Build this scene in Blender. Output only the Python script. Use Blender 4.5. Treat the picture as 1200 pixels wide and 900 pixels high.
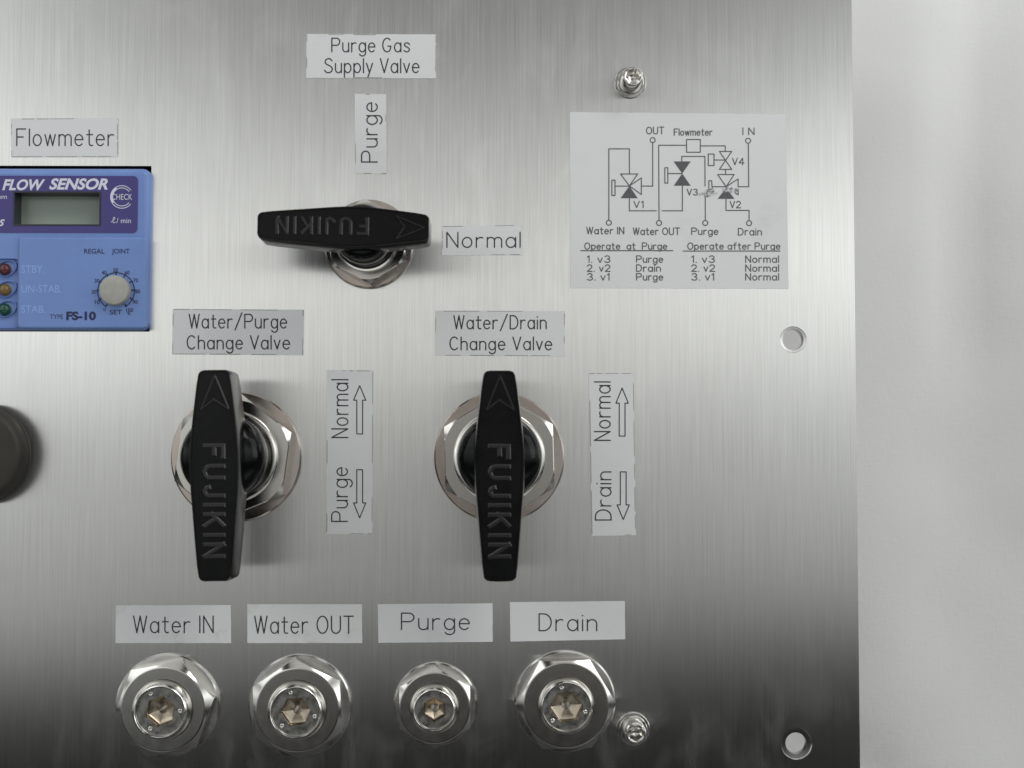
import bpy, bmesh, math, random
from mathutils import Vector, Matrix, noise as mnoise
random.seed(7)
PI = math.pi
S = bpy.context.scene
COL = S.collection
for o in list(bpy.data.objects):
    bpy.data.objects.remove(o)

# ------------------------------------------------------------------ camera
D = 0.43                      # camera to panel face, metres
FPX = 1720.0                  # focal length in pixels of a 1200 px wide frame
FZ = 0.16                     # height of the camera above the bench
pitch = math.atan(80 / FPX)
yaw = math.atan(20 / FPX)
cam_d = bpy.data.cameras.new('camera')
cam = bpy.data.objects.new('camera', cam_d)
COL.objects.link(cam)
cam.location = (0, -D, FZ)
cam.rotation_euler = (PI / 2 + pitch, 0, -yaw)
cam_d.sensor_width = 36
cam_d.lens = 36 * FPX / 1200
cam_d.clip_start = 0.01
cam_d.clip_end = 50
cam_d.dof.use_dof = True
cam_d.dof.focus_distance = 0.425
cam_d.dof.aperture_fstop = 13
S.camera = cam
CR = cam.rotation_euler.to_matrix()

# ------------------------------------------------------------------ world, lamps, exposure
W_ = bpy.data.worlds.new('World')
S.world = W_
W_.use_nodes = True
nt = W_.node_tree
nt.nodes.clear()
def N(tree, typ, **kw):
    n = tree.nodes.new(typ)
    for k, v in kw.items():
        setattr(n, k, v)
    return n
wout = N(nt, 'ShaderNodeOutputWorld')
wbg = N(nt, 'ShaderNodeBackground')
nt.links.new(wbg.outputs[0], wout.inputs[0])
wtc = N(nt, 'ShaderNodeTexCoord')
wsep = N(nt, 'ShaderNodeSeparateXYZ')
nt.links.new(wtc.outputs['Generated'], wsep.inputs[0])
def M(tree, op, a, b=None, c=None):
    n = N(tree, 'ShaderNodeMath', operation=op)
    for i, v in enumerate((a, b, c)):
        if v is None:
            continue
        if isinstance(v, (int, float)):
            n.inputs[i].default_value = v
        else:
            tree.links.new(v, n.inputs[i])
    return n.outputs[0]
# brightness of the room by elevation (z of the direction)
x2 = M(nt, 'MULTIPLY', wsep.outputs['X'], wsep.outputs['X'])
sag = M(nt, 'MINIMUM', M(nt, 'MAXIMUM', M(nt, 'MULTIPLY', wsep.outputs['X'], .13), M(nt, 'MULTIPLY', wsep.outputs['X'], -.03)), .045)
el = M(nt, 'MULTIPLY_ADD', M(nt, 'SUBTRACT', wsep.outputs['Z'], sag), 0.5, 0.5)
wr = N(nt, 'ShaderNodeValToRGB')
nt.links.new(el, wr.inputs[0])
def ramp(node, stops):
    r = node.color_ramp
    while len(r.elements) > 1:
        r.elements.remove(r.elements[-1])
    r.elements[0].position = stops[0][0]
    r.elements[0].color = stops[0][1]
    for p, c in stops[1:]:
        e = r.elements.new(p)
        e.color = c
def g(v, t=(1, 1, 1)):
    return (v * t[0], v * t[1], v * t[2], 1)
def elp(deg):
    return 0.5 + 0.5 * math.sin(math.radians(deg))
WELEV = [(-90, .66), (-45, .66), (-34, .5), (-24, .04), (-14, .012), (-11.2, .015), (-10, .045), (-9.0, .125), (-7.9, .27), (-5.8, .38), (-2, .48), (0, .57),
         (3.3, .90), (6, 1.02), (9.3, .78), (12.6, .50), (16, .28), (22, .17), (35, .36), (60, .5), (90, .55)]
ramp(wr, [(elp(d), g(v)) for d, v in WELEV])
# darker strip straight ahead where the photographer stands, brighter to both sides
wx = N(nt, 'ShaderNodeValToRGB')
nt.links.new(M(nt, 'MULTIPLY_ADD', wsep.outputs['X'], 0.5, 0.5), wx.inputs[0])
ramp(wx, [(.5 + .5 * x, g(v, c)) for x, v, c in (
    (-1, 1.15, (.98, 1, 1.01)), (-.6, 1.45, (.98, 1, 1.01)), (-.38, 1.85, (.985, 1, 1)), (-.25, 1.3, (.985, 1, .99)), (-.12, .62, (1.02, 1, .97)),
    (.0, .42, (1.04, 1, .96)), (.1, .55, (1.02, 1, .97)), (.22, 1.4, (.985, 1, .99)), (.36, 2.05, (.985, 1, 1)), (.6, 1.6, (.98, 1, 1.01)), (1, 1.2, (.98, 1, 1.01)))])
wm = N(nt, 'ShaderNodeMix', data_type='RGBA', blend_type='MULTIPLY')
wm.inputs[0].default_value = 1
nt.links.new(wr.outputs[0], wm.inputs[6])
lift = N(nt, 'ShaderNodeMapRange', interpolation_type='SMOOTHSTEP')
for i, x in enumerate((.35, .7, 0, 1)):
    lift.inputs[i + 1].default_value = x
nt.links.new(M(nt, 'ABSOLUTE', wsep.outputs['Z']), lift.inputs[0])
wl = N(nt, 'ShaderNodeMix', data_type='RGBA')
wl.inputs[7].default_value = (1.25, 1.26, 1.25, 1)
nt.links.new(lift.outputs[0], wl.inputs[0]); nt.links.new(wx.outputs[0], wl.inputs[6])
nt.links.new(wl.outputs[2], wm.inputs[7])
nt.links.new(wm.outputs[2], wbg.inputs[0])
wbg.inputs[1].default_value = 1.0

def area_lamp(name, loc, target, size, power, col):
    d = bpy.data.lights.new(name, 'AREA')
    d.shape = 'RECTANGLE'
    d.size, d.size_y = size
    d.energy = power
    d.color = col
    o = bpy.data.objects.new(name, d)
    COL.objects.link(o)
    o.location = loc
    o.rotation_euler = (Vector(target) - Vector(loc)).to_track_quat('-Z', 'Y').to_euler()
    return o
area_lamp('key_lamp', (0.42, -0.60, 0.84), (0.0, 0.0, 0.2), (0.35, 0.35), 2.1, (1, .98, .95))
area_lamp('fill_lamp', (-0.62, -0.46, 0.66), (0.0, 0.0, 0.18), (0.6, 0.6), 1.5, (.96, .98, 1))
area_lamp('added_sheet_lamp', (0.75, -0.30, 0.42), (0.2, 0.1, 0.18), (0.5, 0.6), 1.6, (.97, .99, 1))  # added lamp out of view, brightens the sheet and the panel's right side
S.view_settings.view_transform = 'Standard'
S.view_settings.look = 'None'
S.view_settings.exposure = 0
S.view_settings.gamma = 1

# ------------------------------------------------------------------ placing helpers
def Wp(px, py, h=0.0):
    """point of the panel plane (h metres in front of it) that the photograph shows at px, py"""
    d = CR @ Vector(((px - 600) / FPX, (450 - py) / FPX, -1))
    t = (-h + D) / d.y
    return cam.location + d * t
def Lc(px, py, h, o):
    p = Wp(px, py, h) - o
    return Vector((p.x, p.z, -p.y))
PX = D / FPX
def place(o, px, py, rot=0.0, h=0.0):
    o.matrix_basis = Matrix.Translation(Wp(px, py, h)) @ Matrix.Rotation(PI / 2, 4, 'X') @ Matrix.Rotation(rot, 4, 'Z')

def mesh_obj(name, bm, mat, parent=None, smooth=None):
    me = bpy.data.meshes.new(name)
    bm.normal_update()
    bm.to_mesh(me)
    bm.free()
    if smooth is not None:
        for p in me.polygons:
            p.use_smooth = True
        me.set_sharp_from_angle(angle=math.radians(smooth))
    if mat:
        me.materials.append(mat)
    o = bpy.data.objects.new(name, me)
    COL.objects.link(o)
    if parent:
        o.parent = parent
    return o
def tag(o, label=None, cat=None, group=None, kind=None):
    if label: o['label'] = label
    if cat: o['category'] = cat
    if group: o['group'] = group
    if kind: o['kind'] = kind
    return o
def thing(name, label, cat, px, py, rot=0.0, group=None):
    o = bpy.data.objects.new(name, None)
    o.empty_display_size = .01
    COL.objects.link(o)
    place(o, px, py, rot)
    return tag(o, label, cat, group)

# ------------------------------------------------------------------ shape helpers
def loft(bm, rings, n=72, cap0=False, cap1=False, cap1_z=None, phase=0.0):
    """rings: (radius or f(angle), z or f(angle, r))"""
    vr = []
    for r, z in rings:
        row = []
        for i in range(n):
            a = 2 * PI * i / n + phase
            rr = r(a) if callable(r) else r
            zz = z(a, rr) if callable(z) else z
            row.append(bm.verts.new((rr * math.cos(a), rr * math.sin(a), zz)))
        vr.append(row)
    for p, q in zip(vr, vr[1:]):
        for i in range(n):
            j = (i + 1) % n
            bm.faces.new((p[i], p[j], q[j], q[i]))
    if cap0:
        bm.faces.new(list(reversed(vr[0])))
    if cap1:
        if cap1_z is None:
            bm.faces.new(vr[-1])
        else:
            c = bm.verts.new((0, 0, cap1_z))
            for i in range(n):
                bm.faces.new((vr[-1][i], vr[-1][(i + 1) % n], c))
    return vr
def hexr(R, a0=0.0):
    ap = R * math.cos(PI / 6)
    def f(a):
        b = (a - a0) % (PI / 3) - PI / 6
        return ap / math.cos(b)
    return f
def shift(bm, v):
    bmesh.ops.translate(bm, verts=bm.verts, vec=v)
def rrect(w, h, r, n=6):
    pts = []
    for cx, cy, a0 in ((w / 2 - r, h / 2 - r, 0), (-w / 2 + r, h / 2 - r, 90), (-w / 2 + r, -h / 2 + r, 180), (w / 2 - r, -h / 2 + r, 270)):
        for i in range(n + 1):
            a = math.radians(a0 + 90 * i / n)
            pts.append((cx + r * math.cos(a), cy + r * math.sin(a)))
    return pts
def prism(bm, pts, z0, z1, cham=0.0, cz=None):
    """extruded outline with a chamfered front edge"""
    def ins(pts, d):
        n = len(pts); out = []
        for i in range(n):
            p0, p1, p2 = Vector(pts[i - 1]), Vector(pts[i]), Vector(pts[(i + 1) % n])
            e1 = (p1 - p0); e2 = (p2 - p1)
            if e1.length < 1e-9: e1 = e2
            if e2.length < 1e-9: e2 = e1
            n1 = Vector((-e1.y, e1.x)).normalized(); n2 = Vector((-e2.y, e2.x)).normalized()
            m = (n1 + n2)
            m = m.normalized() if m.length > 1e-6 else n1
            k = d / max(.5, m.dot(n1))
            out.append((p1.x + m.x * k, p1.y + m.y * k))
        return out
    rows = [(pts, z0)]
    if cham:
        cz = cz or cham
        rows.append((pts, z1 - cz))
        for t in (30, 60, 90):
            a = math.radians(t)
            rows.append((ins(pts, cham * (1 - math.cos(a))), z1 - cz + cz * math.sin(a)))
        rows.append((ins(pts, cham + .00012), z1))
    else:
        rows.append((pts, z1))
    vr = [[bm.verts.new((x, y, z)) for x, y in p] for p, z in rows]
    n = len(pts)
    for p, q in zip(vr, vr[1:]):
        for i in range(n):
            j = (i + 1) % n
            bm.faces.new((p[i], p[j], q[j], q[i]))
    bm.faces.new(vr[-1])
    bm.faces.new(list(reversed(vr[0])))
def box(bm, x0, x1, y0, y1, z0, z1):
    prism(bm, [(x0, y0), (x1, y0), (x1, y1), (x0, y1)], z0, z1)

# flat ink ribbons ------------------------------------------------
ZC = [0]
def run_split(pts, closed):
    """cut a polyline at its sharp corners"""
    if closed:
        pts = list(pts) + [pts[0]]
    runs = []; cur = [pts[0]]
    for i in range(1, len(pts)):
        cur.append(pts[i])
        if i < len(pts) - 1:
            a = Vector(pts[i]) - Vector(pts[i - 1]); b = Vector(pts[i + 1]) - Vector(pts[i])
            if a.length > 1e-9 and b.length > 1e-9 and a.angle(b) > math.radians(50):
                runs.append(cur); cur = [pts[i]]
    runs.append(cur)
    return runs
def ribbon(bm, pts, w, z, closed=False, raised=0.0, wtop=None, caps=True):
    for run in run_split(pts, closed):
        run = [Vector(p) for p in run]
        q = [run[0]]
        for p in run[1:]:
            if (p - q[-1]).length > 1e-8: q.append(p)
        if len(q) < 2:
            continue
        ZC[0] = (ZC[0] + 1) % 60
        zz = z + ZC[0] * 1.5e-7
        nrm = []
        for i in range(len(q)):
            t = (q[min(i + 1, len(q) - 1)] - q[max(i - 1, 0)]).normalized()
            nrm.append(Vector((-t.y, t.x)))
        hw = w / 2
        if raised:
            ht = (wtop or w * .5) / 2
            t0 = (q[1] - q[0]).normalized(); t1 = (q[-1] - q[-2]).normalized()
            qt = list(q)
            q = list(q); q[0] = q[0] - t0 * hw; q[-1] = q[-1] + t1 * hw
            qt[0] = qt[0] - t0 * ht; qt[-1] = qt[-1] + t1 * ht
            rows = []
            for i in range(len(q)):
                rows.append([bm.verts.new((q[i].x + nrm[i].x * s * hw, q[i].y + nrm[i].y * s * hw, z)) if k == 0 else
                             bm.verts.new((qt[i].x + nrm[i].x * s * ht, qt[i].y + nrm[i].y * s * ht, zz + raised))
                             for k, s in ((0, -1), (1, -1), (1, 1), (0, 1))])
            for p, r in zip(rows, rows[1:]):
                for i in range(3):
                    bm.faces.new((p[i], r[i], r[i + 1], p[i + 1]))
            bm.faces.new(rows[0]); bm.faces.new(list(reversed(rows[-1])))
            continue
        left = [bm.verts.new((p.x + n.x * hw, p.y + n.y * hw, zz)) for p, n in zip(q, nrm)]
        right = [bm.verts.new((p.x - n.x * hw, p.y - n.y * hw, zz)) for p, n in zip(q, nrm)]
        for i in range(len(q) - 1):
            bm.faces.new((left[i], right[i], right[i + 1], left[i + 1]))
        if caps:
            for p, n, s, a, b in ((q[0], nrm[0], 1, left[0], right[0]), (q[-1], nrm[-1], -1, right[-1], left[-1])):
                a0 = math.atan2(n.y * s, n.x * s)
                mid = [bm.verts.new((p.x + hw * math.cos(a0 + PI * k / 5), p.y + hw * math.sin(a0 + PI * k / 5), zz)) for k in range(1, 5)]
                bm.faces.new([a] + mid + [b])
def flat_poly(bm, pts, z):
    ZC[0] = (ZC[0] + 1) % 60
    f = bm.faces.new([bm.verts.new((p[0], p[1], z + ZC[0] * 1.5e-7)) for p in pts])
    f.normal_update()
    if f.normal.z < 0:
        f.normal_flip()

# single stroke drafting letters ----------------------------------
def arc(cx, cy, rx, ry, a0, a1, n=14):
    return [(cx + rx * math.cos(math.radians(a0 + (a1 - a0) * i / n)), cy + ry * math.sin(math.radians(a0 + (a1 - a0) * i / n))) for i in range(n + 1)]
def spl(pts, k=5):
    out = []
    P = [pts[0]] + list(pts) + [pts[-1]]
    for i in range(1, len(P) - 2):
        for j in range(k):
            t = j / k
            out.append(tuple(.5 * (2 * P[i][c] + (P[i + 1][c] - P[i - 1][c]) * t + (2 * P[i - 1][c] - 5 * P[i][c] + 4 * P[i + 1][c] - P[i + 2][c]) * t * t
                             + (3 * P[i][c] - P[i - 1][c] - 3 * P[i + 1][c] + P[i + 2][c]) * t ** 3) for c in (0, 1)))
    out.append(pts[-1])
    return out
bowl = arc(.25, .33, .25, .33, 0, 360, 22)
GL = {
 'P': (.62, [[(0, 0), (0, 1), (.36, 1)] + arc(.36, .74, .26, .26, 90, -90) + [(0, .48)]]),
 'G': (.68, [arc(.34, .5, .34, .5, 48, 312, 20) + [(.64, .42), (.4, .42)]]),
 'C': (.62, [arc(.33, .5, .33, .5, 45, 315, 20)]),
 'S': (.6, [spl([(.57, .84), (.45, .97), (.28, 1), (.1, .93), (.04, .77), (.12, .62), (.3, .54), (.5, .43), (.59, .27), (.52, .09), (.3, 0), (.12, .04), (0, .17)])]),
 'V': (.6, [[(0, 1), (.3, 0), (.6, 1)]]),
 'W': (.8, [[(0, 1), (.2, 0), (.4, 1), (.6, 0), (.8, 1)]]),
 'N': (.58, [[(0, 0), (0, 1), (.58, 0), (.58, 1)]]),
 'F': (.55, [[(0, 0), (0, 1), (.55, 1)], [(0, .52), (.4, .52)]]),
 'D': (.6, [[(0, 0), (0, 1), (.22, 1)] + arc(.22, .5, .38, .5, 90, -90, 18) + [(0, 0)]]),
 'I': (.0, [[(0, 0), (0, 1)]]),
 'O': (.7, [arc(.35, .5, .35, .5, 0, 360, 26)]),
 'U': (.58, [[(0, 1), (0, .3)] + arc(.29, .3, .29, .3, 180, 360) + [(.58, 1)]]),
 'T': (.6, [[(0, 1), (.6, 1)], [(.3, 1), (.3, 0)]]),
 'J': (.42, [[(.42, 1), (.42, .25)] + arc(.21, .25, .21, .25, 0, -170)]),
 'K': (.56, [[(0, 0), (0, 1)], [(.54, 1), (0, .4)], [(.2, .6), (.56, 0)]]),
 'a': (.5, [bowl, [(.5, .66), (.5, 0)]]),
 'd': (.5, [bowl, [(.5, 1), (.5, 0)]]),
 'e': (.5, [[(0, .36), (.5, .36)] + arc(.25, .33, .25, .33, 5, 318, 20)]),
 'f': (.4, [arc(.34, .8, .16, .2, 75, 180, 8) + [(.18, 0)], [(0, .66), (.36, .66)]]),
 'g': (.5, [bowl, [(.5, .66), (.5, -.08)] + arc(.26, -.08, .24, .22, 0, -155)]),
 'h': (.46, [[(0, 1), (0, 0)], [(0, .4)] + arc(.23, .42, .23, .24, 180, 0) + [(.46, 0)]]),
 'i': (.0, [[(0, .66), (0, 0)], [(-.012, .9), (.012, .9)]]),
 'l': (.0, [[(0, 1), (0, 0)]]),
 'm': (.76, [[(0, .66), (0, 0)], [(0, .42)] + arc(.19, .46, .19, .2, 180, 0) + [(.38, 0)], [(.38, .42)] + arc(.57, .46, .19, .2, 180, 0) + [(.76, 0)]]),
 'n': (.46, [[(0, .66), (0, 0)], [(0, .4)] + arc(.23, .42, .23, .24, 180, 0) + [(.46, 0)]]),
 'o': (.5, [bowl]),
 'p': (.5, [bowl, [(0, .66), (0, -.32)]]),
 'r': (.34, [[(0, .66), (0, 0)], [(0, .36)] + arc(.24, .38, .24, .28, 180, 65, 9)]),
 's': (.44, [spl([(.43, .54), (.33, .64), (.2, .66), (.07, .6), (.05, .47), (.18, .38), (.34, .3), (.43, .17), (.33, .03), (.18, 0), (0, .1)])]),
 't': (.36, [[(.15, .94), (.15, .16)] + arc(.29, .16, .14, .16, 180, 300, 8), [(0, .66), (.36, .66)]]),
 'u': (.46, [[(0, .66), (0, .24)] + arc(.23, .24, .23, .24, 180, 360), [(.46, .66), (.46, 0)]]),
 'v': (.44, [[(0, .66), (.22, 0), (.44, .66)]]),
 'w': (.64, [[(0, .66), (.16, 0), (.32, .66), (.48, 0), (.64, .66)]]),
 'y': (.46, [[(0, .66), (.23, 0)], [(.46, .66), (.23, 0), (.1, -.32)]]),
 '1': (.2, [[(0, .8), (.18, 1), (.18, 0)]]),
 '2': (.56, [arc(.27, .71, .27, .29, 165, -25, 12) + [(0, 0), (.56, 0)]]),
 '3': (.56, [arc(.27, .76, .24, .24, 155, -90, 12) , arc(.27, .26, .28, .26, 90, -155, 12)]),
 '4': (.6, [[(.44, 0), (.44, 1), (0, .3), (.6, .3)]]),
 '.': (.02, [[(0, 0), (.02, .02)]]),
 '/': (.55, [[(0, -.14), (.55, 1.1)]]),
}
def stroke_text(s, gap=.24, space=.62):
    """polylines in cap heights; returns (list, width)"""
    x = 0; out = []; last = 0
    for ch in s:
        if ch == ' ':
            x += space - gap
            continue
        w, pls = GL[ch]
        for p in pls:
            out.append([(x + a, b) for a, b in p])
        last = x + w
        x += w + gap
    return out, last
def ink(bm, s, x0, x1, base, cap, o, w, h, vert=False, **kw):
    """draw a word between two photo pixels; vert = reads upwards (x0,x1 = start/end y, base/cap = x)"""
    pls, tw = stroke_text(s)
    for p in pls:
        pts = []
        for a, b in p:
            u = x0 + (x1 - x0) * a / tw; v = base + (cap - base) * b
            q = Lc(v, u, 0, o) if vert else Lc(u, v, 0, o)
            pts.append((q.x, q.y))
        ribbon(bm, pts, w, h, **kw)

def type_text(s, x0, x1, base, cap, o, z, shear=0.0, bold=0.0, bm=None, rot=0.0, capfrac=1.0):
    """filled letters from the built-in typeface, fitted to photo pixels"""
    cu = bpy.data.curves.new('type', 'FONT')
    cu.body = s
    cu.shear = shear
    cu.offset = bold
    cu.resolution_u = 4
    ob = bpy.data.objects.new('type', cu)
    COL.objects.link(ob)
    dg = bpy.context.evaluated_depsgraph_get()
    me = bpy.data.meshes.new_from_object(ob.evaluated_get(dg))
    bpy.data.objects.remove(ob)
    xs = [v.co.x for v in me.vertices]; ys = [v.co.y for v in me.vertices]
    mnx, mxx, mxy = min(xs), max(xs), max(ys)
    a = Lc(x0, base, z, o); b = Lc(x1, cap, z, o)
    for v in me.vertices:
        u = (v.co.x - mnx) / (mxx - mnx); t = v.co.y / mxy
        v.co = (a.x + (b.x - a.x) * u, a.y + (b.y - a.y) * t, z)
    if rot:
        c = (a + b) / 2
        R = Matrix.Rotation(rot, 4, 'Z')
        for v in me.vertices:
            d = Vector((v.co.x - c.x, v.co.y - c.y, 0)); d = R @ d
            v.co = (c.x + d.x, c.y + d.y, z)
    bm.from_mesh(me)
    bpy.data.meshes.remove(me)

# ------------------------------------------------------------------ materials
def mat(name, col, rough=.5, metal=0.0, spec=.5, **kw):
    m = bpy.data.materials.new(name)
    m.use_nodes = True
    b = m.node_tree.nodes['Principled BSDF']
    b.inputs['Base Color'].default_value = (*col, 1)
    b.inputs['Roughness'].default_value = rough
    b.inputs['Metallic'].default_value = metal
    b.inputs['Specular IOR Level'].default_value = spec
    for k, v in kw.items():
        b.inputs[k].default_value = v
    return m
def bsdf(m):
    return m.node_tree.nodes['Principled BSDF']
def noise_tex(t, vec, scale, detail=2, rough=.5):
    n = N(t, 'ShaderNodeTexNoise')
    n.inputs['Scale'].default_value = scale
    n.inputs['Detail'].default_value = detail
    n.inputs['Roughness'].default_value = rough
    if vec is not None:
        t.links.new(vec, n.inputs['Vector'])
    return n.outputs['Fac']
def mapping(t, vec, scale=(1, 1, 1), rot=(0, 0, 0)):
    n = N(t, 'ShaderNodeMapping')
    n.inputs['Scale'].default_value = scale
    n.inputs['Rotation'].default_value = rot
    t.links.new(vec, n.inputs['Vector'])
    return n.outputs[0]
def obj_vec(t):
    return N(t, 'ShaderNodeTexCoord').outputs['Object']
def rng(t, v, a, b, c, d):
    n = N(t, 'ShaderNodeMapRange')
    for i, x in enumerate((a, b, c, d)):
        n.inputs[i + 1].default_value = x
    t.links.new(v, n.inputs[0])
    return n.outputs[0]
def varied(m, scale, col_a, col_b, lo=.35, hi=.65, rough=None, bump=None, detail=4):
    t = m.node_tree; b = bsdf(m)
    v = obj_vec(t)
    f = noise_tex(t, v, scale, detail, .6)
    f2 = rng(t, f, lo, hi, 0, 1)
    mx = N(t, 'ShaderNodeMix', data_type='RGBA')
    mx.inputs[6].default_value = (*col_a, 1); mx.inputs[7].default_value = (*col_b, 1)
    t.links.new(f2, mx.inputs[0]); t.links.new(mx.outputs[2], b.inputs['Base Color'])
    if rough:
        t.links.new(rng(t, f, lo, hi, *rough), b.inputs['Roughness'])
    if bump:
        bp = N(t, 'ShaderNodeBump')
        bp.inputs['Strength'].default_value = bump[1]
        bp.inputs['Distance'].default_value = bump[2]
        t.links.new(noise_tex(t, v, bump[0], 3), bp.inputs['Height'])
        t.links.new(bp.outputs[0], b.inputs['Normal'])
    return m

# brushed stainless panel: grain runs up the sheet
STEEL = mat('brushed_steel', (.6, .6, .57), .33, 1.0)
t = STEEL.node_tree; b = bsdf(STEEL)
v = obj_vec(t)
fine = noise_tex(t, mapping(t, v, (2800, 60, 34)), 1, 2, .6)
mid = noise_tex(t, mapping(t, v, (1100, 40, 20)), 1, 3, .6)
wide = noise_tex(t, mapping(t, v, (130, 20, 8)), 1, 2, .5)
blot = noise_tex(t, v, 28, 3, .55)
s1 = M(t, 'MULTIPLY_ADD', M(t, 'SUBTRACT', fine, .5), .26, 1.0)
s1 = M(t, 'MULTIPLY_ADD', M(t, 'SUBTRACT', mid, .5), .09, s1)
s1 = M(t, 'MULTIPLY_ADD', M(t, 'SUBTRACT', wide, .5), .025, s1)
s1 = M(t, 'MULTIPLY_ADD', M(t, 'SUBTRACT', blot, .5), .09, s1)
vo = N(t, 'ShaderNodeTexVoronoi'); vo.inputs['Scale'].default_value = 42; t.links.new(v, vo.inputs['Vector'])
sv = N(t, 'ShaderNodeSeparateXYZ'); t.links.new(vo.outputs['Color'], sv.inputs[0])
speck = M(t, 'MULTIPLY', M(t, 'LESS_THAN', vo.outputs['Distance'], .014), M(t, 'GREATER_THAN', sv.outputs[0], .72))
s1 = M(t, 'MULTIPLY', s1, M(t, 'MULTIPLY_ADD', speck, -.6, 1.0))
cc = N(t, 'ShaderNodeCombineColor')
for i, c in enumerate((.652, .655, .634)):
    t.links.new(M(t, 'MULTIPLY', s1, c), cc.inputs[i])
t.links.new(cc.outputs[0], b.inputs['Base Color'])
so = N(t, 'ShaderNodeSeparateXYZ'); t.links.new(v, so.inputs[0])
wn = N(t, 'ShaderNodeTexNoise'); wn.inputs['Scale'].default_value = 1; wn.inputs['Detail'].default_value = 5; wn.inputs['Distortion'].default_value = 1.4
t.links.new(mapping(t, v, (80, 20, 34), (0, .5, 0)), wn.inputs['Vector'])
low = rng(t, so.outputs[2], .075, .100, 1, 0)
wipe = M(t, 'MULTIPLY', rng(t, wn.outputs['Fac'], .48, .70, 0, 1), M(t, 'MULTIPLY_ADD', low, .055, .018))
t.links.new(M(t, 'ADD', rng(t, mid, .2, .8, .195, .22), wipe), b.inputs['Roughness'])
b.inputs['Anisotropic'].default_value = .97
tv = N(t, 'ShaderNodeCombineXYZ'); tv.inputs[0].default_value = 1
t.links.new(tv.outputs[0], b.inputs['Tangent'])

NICKEL = mat('polished_steel', (.72, .71, .67), .14, 1.0)
t = NICKEL.node_tree; b = bsdf(NICKEL); v = obj_vec(t)
t.links.new(rng(t, noise_tex(t, v, 420, 4, .65), .3, .75, .10, .26), b.inputs['Roughness'])
bp = N(t, 'ShaderNodeBump'); bp.inputs['Strength'].default_value = .12; bp.inputs['Distance'].default_value = .0002
t.links.new(noise_tex(t, v, 260, 3), bp.inputs['Height']); t.links.new(bp.outputs[0], b.inputs['Normal'])
WASHER = varied(mat('washer_steel', (.6, .55, .5), .2, 1.0), 90, (.50, .445, .395), (.58, .535, .49), rough=(.14, .26))  # brown of the photographer's warm reflection painted into the base colour
PALEWASH = varied(mat('bright_washer_steel', (.6, .58, .55), .2, 1.0), 90, (.58, .565, .53), (.66, .65, .62), rough=(.14, .26))
NUTFACE = mat('turned_steel', (.62, .61, .57), .22, 1.0)
t = NUTFACE.node_tree; b = bsdf(NUTFACE); v = obj_vec(t)
sp = N(t, 'ShaderNodeSeparateXYZ'); t.links.new(v, sp.inputs[0])
rad = M(t, 'SQRT', M(t, 'ADD', M(t, 'MULTIPLY', sp.outputs[0], sp.outputs[0]), M(t, 'MULTIPLY', sp.outputs[1], sp.outputs[1])))
cx = N(t, 'ShaderNodeCombineXYZ'); t.links.new(M(t, 'MULTIPLY', rad, 5000), cx.inputs[0])
ring = noise_tex(t, cx.outputs[0], 1, 3)
bp = N(t, 'ShaderNodeBump'); bp.inputs['Strength'].default_value = .06; bp.inputs['Distance'].default_value = .00004
t.links.new(ring, bp.inputs['Height']); t.links.new(bp.outputs[0], b.inputs['Normal'])
t.links.new(rng(t, noise_tex(t, v, 300, 4, .6), .3, .7, .14, .18), b.inputs['Roughness'])
BRASS = varied(mat('socket_steel', (.6, .5, .36), .28, 1.0), 300, (.33, .28, .205), (.44, .39, .31), rough=(.2, .38))
PLUG = varied(mat('stained_plug_face', (.3, .3, .28), .35, 1.0), 500, (.26, .26, .245), (.36, .355, .33), rough=(.24, .42))
BLACK = varied(mat('black_moulded_plastic', (.012, .012, .012),   .3, 0, .17), 160, (.003, .0034, .0034), (.005, .0055, .0055), rough=(.10, .2), bump=(700, .06, .0002))
BLACKTXT = mat('black_raised_plastic', (.012, .012, .012), .22, 0, .5)
KNOBM = varied(mat('dark_olive_metal', (.13, .13, .105), .5, 0.4), 60, (.034, .031, .024), (.048, .045, .036), rough=(.5, .62))
SATIN = varied(mat('satin_steel', (.6, .6, .57), .32, 1.0), 80, (.55, .55, .52), (.62, .62, .59), rough=(.28, .36))
def paper(name, stain):
    m = mat(name, (.7, .72, .73), .55, 0, .35)
    t = m.node_tree; b = bsdf(m); v = obj_vec(t)
    f = noise_tex(t, v, 55, 5, .62)
    f2 = noise_tex(t, mapping(t, v, (60, 420, 1), (0, 0, .5)), 1, 4, .6)
    k = M(t, 'MULTIPLY', rng(t, f, .56, .72, 0, 1), rng(t, f2, .42, .62, .25, 1))
    mx = N(t, 'ShaderNodeMix', data_type='RGBA')
    mx.inputs[6].default_value = (.668, .68, .682, 1); mx.inputs[7].default_value = (.40, .40, .375, 1)
    t.links.new(M(t, 'MULTIPLY', k, stain), mx.inputs[0]); t.links.new(mx.outputs[2], b.inputs['Base Color'])
    bp = N(t, 'ShaderNodeBump'); bp.inputs['Strength'].default_value = .15; bp.inputs['Distance'].default_value = .0004
    t.links.new(noise_tex(t, v, 140, 3), bp.inputs['Height']); t.links.new(bp.outputs[0], b.inputs['Normal'])
    return m
PAPER = paper('label_stock', .22)
DIRTY = paper('stained_label_stock', .95)
INK = mat('black_print', (.022, .023, .028), .5)
FADED = mat('grey_print', (.085, .088, .092), .5)
CUTINK = mat('cut_line_print', (.26, .26, .25), .6)
SMEAR = varied(mat('smeared_print', (.3, .3, .3), .6), 900, (.2, .2, .2), (.6, .62, .63), lo=.4, hi=.6)
BLUE = varied(mat('blue_moulded_plastic', (.12, .235, .66), .34), 120, (.14, .235, .52), (.155, .26, .56), rough=(.3, .4), bump=(1500, .05, .0001))
PURPLE = mat('purple_printed_panel', (.045, .036, .185), .3)
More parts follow.
